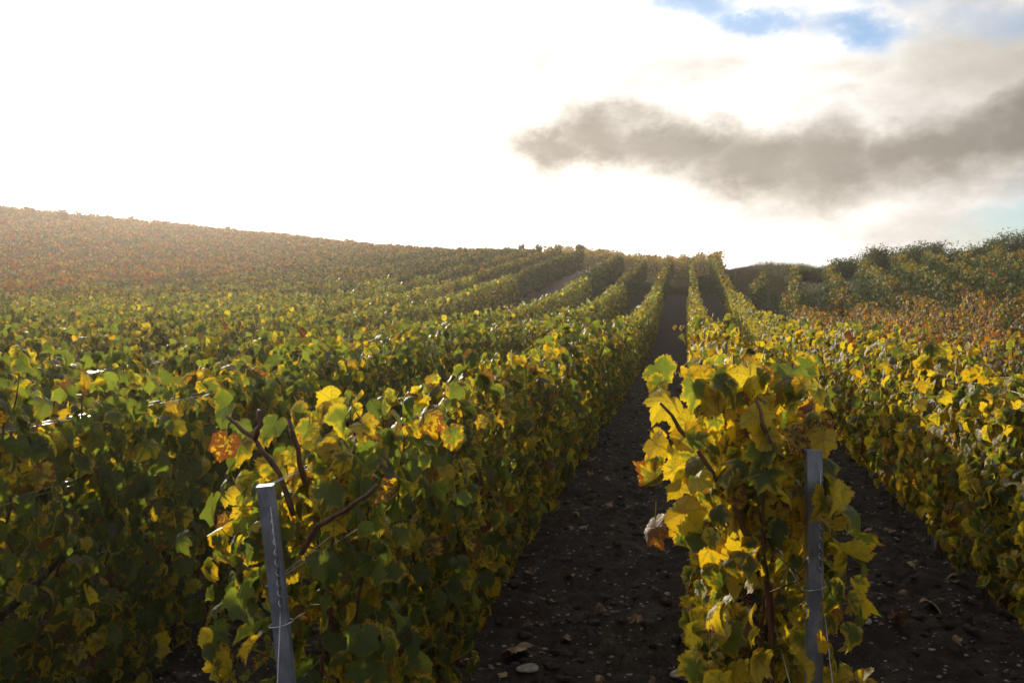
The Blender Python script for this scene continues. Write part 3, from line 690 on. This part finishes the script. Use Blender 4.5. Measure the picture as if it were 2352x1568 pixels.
CLOD = simple_mat('soil_clod', (.028, .022, .018), (.088, .069, .055), 30, .95, .1, 0, (1, 1, 1), .9, .01)
V, St, Lo = stones(16000, 9, .006, .034, (-2.9, 4.4, 1.8, 18)); tag(link('soil_clods', mesh_np('soil_clods', V, St, Lo, CLOD, smooth=False)), 'rough dark clods of earth on the track', 'soil clods', kind='stuff')
r = np.random.default_rng(21); n = 700; x = -2.8 + 7 * r.random(n); y = 2 + 18 * r.random(n) ** 1.5
pos = np.stack([x, y, gh(x, y) + .008 + .008 * r.random(n)], 1); nr = np.stack([.3 * r.standard_normal(n), .3 * r.standard_normal(n), np.ones(n)], 1); tp = np.stack([r.standard_normal(n), r.standard_normal(n), .1 * r.standard_normal(n)], 1)
V, St, Lo, C, U = leaves(pos, nr, tp, .012 + .028 * r.random(n), np.full(n, .5), np.full(n, .8), T_MID, r, 1.6, False)
tag(link('fallen_leaves', mesh_np('fallen_leaves', V, St, Lo, DRY, C, U)), 'small brown fallen vine leaves scattered over the soil', 'fallen leaves', kind='stuff')
def on_ground(px, py):     # where a line of sight meets the ground
    a, e = pix_dir(px, py); d = Vector((math.sin(R(a)) * math.cos(R(e)), math.cos(R(a)) * math.cos(R(e)), math.sin(R(e))))
    for i in range(4000):
        p = Vector((0, 0, CAM_H)) + d * (1 + i * .01)
        if p.z < float(gh(p.x, p.y)): return p
    return p
for px, py, s, lab in ((1325, 1182, .055, 'pale dry leaf lying on the track beside the left row'), (1190, 1500, .085, 'long curled dry leaf at the foot of the left row'), (1465, 1420, .045, 'small curled dry leaf in the middle of the track'),
                       (1300, 1475, .05, 'brown crumpled leaf near the long curled leaf'), (2140, 1395, .08, 'pale dead leaf on the soil between the right rows'), (2060, 1445, .05, 'small dry leaf beside the pale dead leaf'), (1560, 1470, .045, 'dry brown leaf beside the weeds on the track')):
    p = on_ground(px, py); r = np.random.default_rng(int(px)); t1 = T_HI[int(px) % 7]
    V, St, Lo, C, U = leaves(np.array([[0, 0, s * .25]]), np.array([[.2 * r.standard_normal(), .2, 1]]), np.array([[r.standard_normal(), .6 * r.standard_normal(), 0]]), np.array([s]), np.array([.5]), np.array([.8]), [t1], r, 2.2, True)
    o = link('fallen_leaf', mesh_np('fallen_leaf', V, St, Lo, DRY, C, U), loc=(p.x, p.y, float(gh(p.x, p.y)))); tag(o, lab, 'fallen leaf', 'larger fallen leaves on the soil')
for px, py, s, lab in ((1560, 1551, .028, 'white flat stone at the front of the track'), (1210, 1545, .026, 'rounded pale stone by the foot of the left row'), (1990, 1430, .022, 'pale stone between the right rows'), (1340, 1215, .020, 'pale stone on the track beside the left row')):
    p = on_ground(px, py); r = np.random.default_rng(int(px)); bm = MB()
    import bmesh
    b2 = bmesh.new(); bmesh.ops.create_icosphere(b2, subdivisions=3, radius=s)
    for v in b2.verts:
        k = 1 + .18 * math.sin(v.co.x * 120 + px) + .15 * math.sin(v.co.y * 95 + v.co.z * 130); v.co = Vector((v.co.x * 1.4 * k, v.co.y * k, v.co.z * .55 * k))
    me = bpy.data.meshes.new('stone'); b2.to_mesh(me); b2.free(); me.materials.append(STONE)
    o = link('stone', me, loc=(p.x, p.y, float(gh(p.x, p.y)) + s * .25)); o.rotation_euler.z = px; tag(o, lab, 'stone', 'larger stones on the soil')

# ------------------------------------------------------------------ grass
def grass_mat(name, c1, c2):
    m, nt = new_mat(name); b = NB(nt); at = b.nd('ShaderNodeAttribute', attribute_name='leafdata'); sp = b.nd('ShaderNodeSeparateColor'); nt.links.new(at.outputs['Color'], sp.inputs[0])
    col = b.mix(sp.outputs[0], c1, c2); p = b.nd('ShaderNodeBsdfPrincipled'); b.put(p.inputs['Base Color'], col); p.inputs['Roughness'].default_value = .6
    tr = b.nd('ShaderNodeBsdfTranslucent'); b.put(tr.inputs[0], col); mx = b.nd('ShaderNodeMixShader'); mx.inputs[0].default_value = .35
    nt.links.new(p.outputs[0], mx.inputs[1]); nt.links.new(tr.outputs[0], mx.inputs[2]); o = b.nd('ShaderNodeOutputMaterial'); nt.links.new(mx.outputs[0], o.inputs[0]); return m
def blades(x, y, h, w, r, dry):
    n = len(x); a = r.random(n) * 6.28; dx, dy = np.cos(a) * w, np.sin(a) * w; z = gh(x, y); lx, ly = r.normal(0, .35, n) * h, r.normal(0, .35, n) * h
    V = np.stack([np.stack([x - dx, y - dy, z - .01], 1), np.stack([x + dx, y + dy, z - .01], 1), np.stack([x + dx * .6 + lx * .35, y + dy * .6 + ly * .35, z + h * .6], 1), np.stack([x - dx * .6 + lx * .35, y - dy * .6 + ly * .35, z + h * .6], 1), np.stack([x + lx, y + ly, z + h], 1)], 1).reshape(-1, 3)
    Lp = (np.array([0, 1, 2, 3, 3, 2, 4])[None] + (np.arange(n) * 5)[:, None]).ravel(); St = (np.array([0, 4])[None] + (np.arange(n) * 7)[:, None]).ravel()
    C = np.repeat(np.stack([dry, dry, dry, dry], 1), 5, 0); return V, St, Lp, C
GR = grass_mat('grass_blade', (.022, .050, .010), (.20, .15, .07))
r = np.random.default_rng(77)
n = 130000; x = 1.6 + 30 * r.random(n); y = 24 + 40 * r.random(n); k = (r.random(n) < grassy(x, y)) & (np.abs(bearing(x, y)) < .62); x, y = x[k], y[k]
tall = np.clip(fnoise(x, y, 4, 2.5, 3), -1, 1); h = np.clip(.10 + .08 * r.random(len(x)) + .10 * tall, .04, .4); dry = np.clip(.0 + .35 * r.random(len(x)) + .3 * (tall > .3) + .5 * ((x < 5) & (y > 42)) * r.random(len(x)), 0, 1)
V, St, Lo, C = blades(x, y, h * 1.3, .012, r, dry)
tag(link('grass', mesh_np('grass', V, St, Lo, GR, C, smooth=False)), 'green and dry grass covering the bank between the right vines', 'grass', kind='stuff')
n = 30000; x = -3.6 + 8 * r.random(n); y = 62 - 17 * r.random(n) ** .8 - np.abs(r.normal(0, 1.6, n)); h = .06 + .12 * r.random(n)
V, St, Lo, C = blades(x, y, h, .012, r, .15 + .4 * r.random(n)); tag(link('headland_grass', mesh_np('headland_grass', V, St, Lo, GR, C, smooth=False)), 'short grass across the head of the track', 'grass', kind='stuff')
n = 9000; a0, a1 = 2.0, 8.5; x = a0 + (a1 - a0) * r.random(n); y = 52 + 6 * r.random(n); h = (.10 + .24 * r.random(n)) * (1 + np.clip(1.1 * fnoise(x, y, 9, 1.6, 3), -.7, 1.3))
V, St, Lo, C = blades(x, y, h, .012, r, .05 + .55 * r.random(n)); tag(link('tall_grass', mesh_np('tall_grass', V, St, Lo, GR, C, smooth=False)), 'tall dry grass on the skyline right of the track', 'grass', kind='stuff')
wd = on_ground(1440, 1490); n = 420; x = wd.x + r.normal(0, .13, n); y = wd.y + r.normal(0, .16, n)
V, St, Lo, C = blades(x, y, .012 + .045 * r.random(n) ** 2, .0022, r, .25 * r.random(n)); tag(link('track_weeds', mesh_np('track_weeds', V, St, Lo, GR, C, smooth=False)), 'thin green weeds sprouting in the middle of the track', 'weeds', kind='stuff')

# ------------------------------------------------------------------ shrubs on the right skyline
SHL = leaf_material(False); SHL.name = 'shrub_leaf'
def shrub(x, y, h, w, seed, label, dens=1.0):
    r = np.random.default_rng(seed); random.seed(seed); root = bpy.data.objects.new('shrub', None); COL.objects.link(root); root.location = (x, y, gz(x, y) - .05); tag(root, label, 'shrub', 'shrubs on the right skyline')
    mb = MB(); ends = []
    for i in range(11):
        a = r.random() * 6.28; e = Vector((math.cos(a) * w * .5 * r.random(), math.sin(a) * w * .5 * r.random(), h * (.65 + .42 * r.random())))
        p = wiggle((0, 0, 0), e, 6, .03 * h * .5); mb.tube(p, [.03, .026, .022, .018, .013, .009, .005], 5)
        for j in (2, 3, 4, 5):
            q = p[j]; d = Vector((r.normal(0, .3) * w, r.normal(0, .3) * w, .25 * h * r.random())); t = wiggle(q, q + d, 3, .02); mb.tube(t, [.009, .007, .005, .003], 4); ends += t
        ends += p[3:]
    link('trunk', mb.mesh('trunk', SHRUBW), root)
    E_ = np.array([tuple(e) for e in ends]); M = int(6500 * dens); pos = E_[r.integers(0, len(E_), M)] + r.normal(0, .10, (M, 3)) * np.array([w, w, h * .6])
    pos[:, 2] = np.abs(pos[:, 2]); yel, rust = tints(M, r, pos[:, 2]); yel = yel * .5 - .20
    V, St, Lo, C, U = leaves(pos, r.standard_normal((M, 3)) + [0, 0, .4], r.standard_normal((M, 3)), .022 + .026 * r.random(M), yel, rust - .1, T_LOW, r, .6, False)
    link('crown', mesh_np('crown', V, St, Lo, SHL, C, U, smooth=False), root).color = (.5, .5, .5, 1)
for i, (px, d, h, w, lab) in enumerate(((1850, 45, .6, 1.6, 'small low bush at the start of the right skyline'), (1935, 45, .95, 1.5, 'low bush left of the round loose shrub'), (2010, 44, 1.35, 1.4, 'round loose shrub with open twigs on the right skyline'), (2060, 45, .95, 1.4, 'low filler bush right of the round loose shrub'),
        (2100, 45, 1.4, 1.8, 'wide feathery shrub in the middle of the right skyline'), (2145, 46, 1.4, 1.1, 'narrow upright shrub between two wider ones'), (2200, 46, 1.1, 1.8, 'low spreading shrub dipping below its neighbours'), (2240, 46, 1.2, 1.5, 'rounded dark bush left of the dense one'),
        (2280, 46, 1.45, 1.7, 'dark dense shrub next to the tallest one'), (2335, 46, 1.75, 1.8, 'tallest shrub with spiky twigs on the right skyline'), (2400, 47, 1.6, 2.0, 'shrub cut by the picture edge on the right skyline'))):
    u = (px - 1176) / F; X_ = u * d * cs - d * sn; Y_ = u * d * sn + d * cs
    shrub(X_, Y_, h, w, 500 + i, lab)
print('leaf objects', len(bpy.data.objects), 'left', len(left_rest), 'red', len(red), 'main', len(main_rest), 'right', len(right_rest))

# ------------------------------------------------------------------ haze in the air
HAZE = .0010
if HAZE:
    mb = MB(); x0, x1, y0, y1, z0, z1 = -190, 150, -40, 220, -9, 14
    mb.prism([(x0, y0), (x1, y0), (x1, y1), (x0, y1)], z0, z1)
    m, nt = new_mat('haze'); b = NB(nt); v = b.nd('ShaderNodeVolumePrincipled'); v.inputs['Color'].default_value = (1, .90, .86, 1); v.inputs['Density'].default_value = HAZE; v.inputs['Anisotropy'].default_value = .66
    o = b.nd('ShaderNodeOutputMaterial'); nt.links.new(v.outputs[0], o.inputs['Volume'])
    tag(link('haze', mb.mesh('haze', m, False)), 'thin sunlit haze over the hillside', 'haze', kind='stuff')
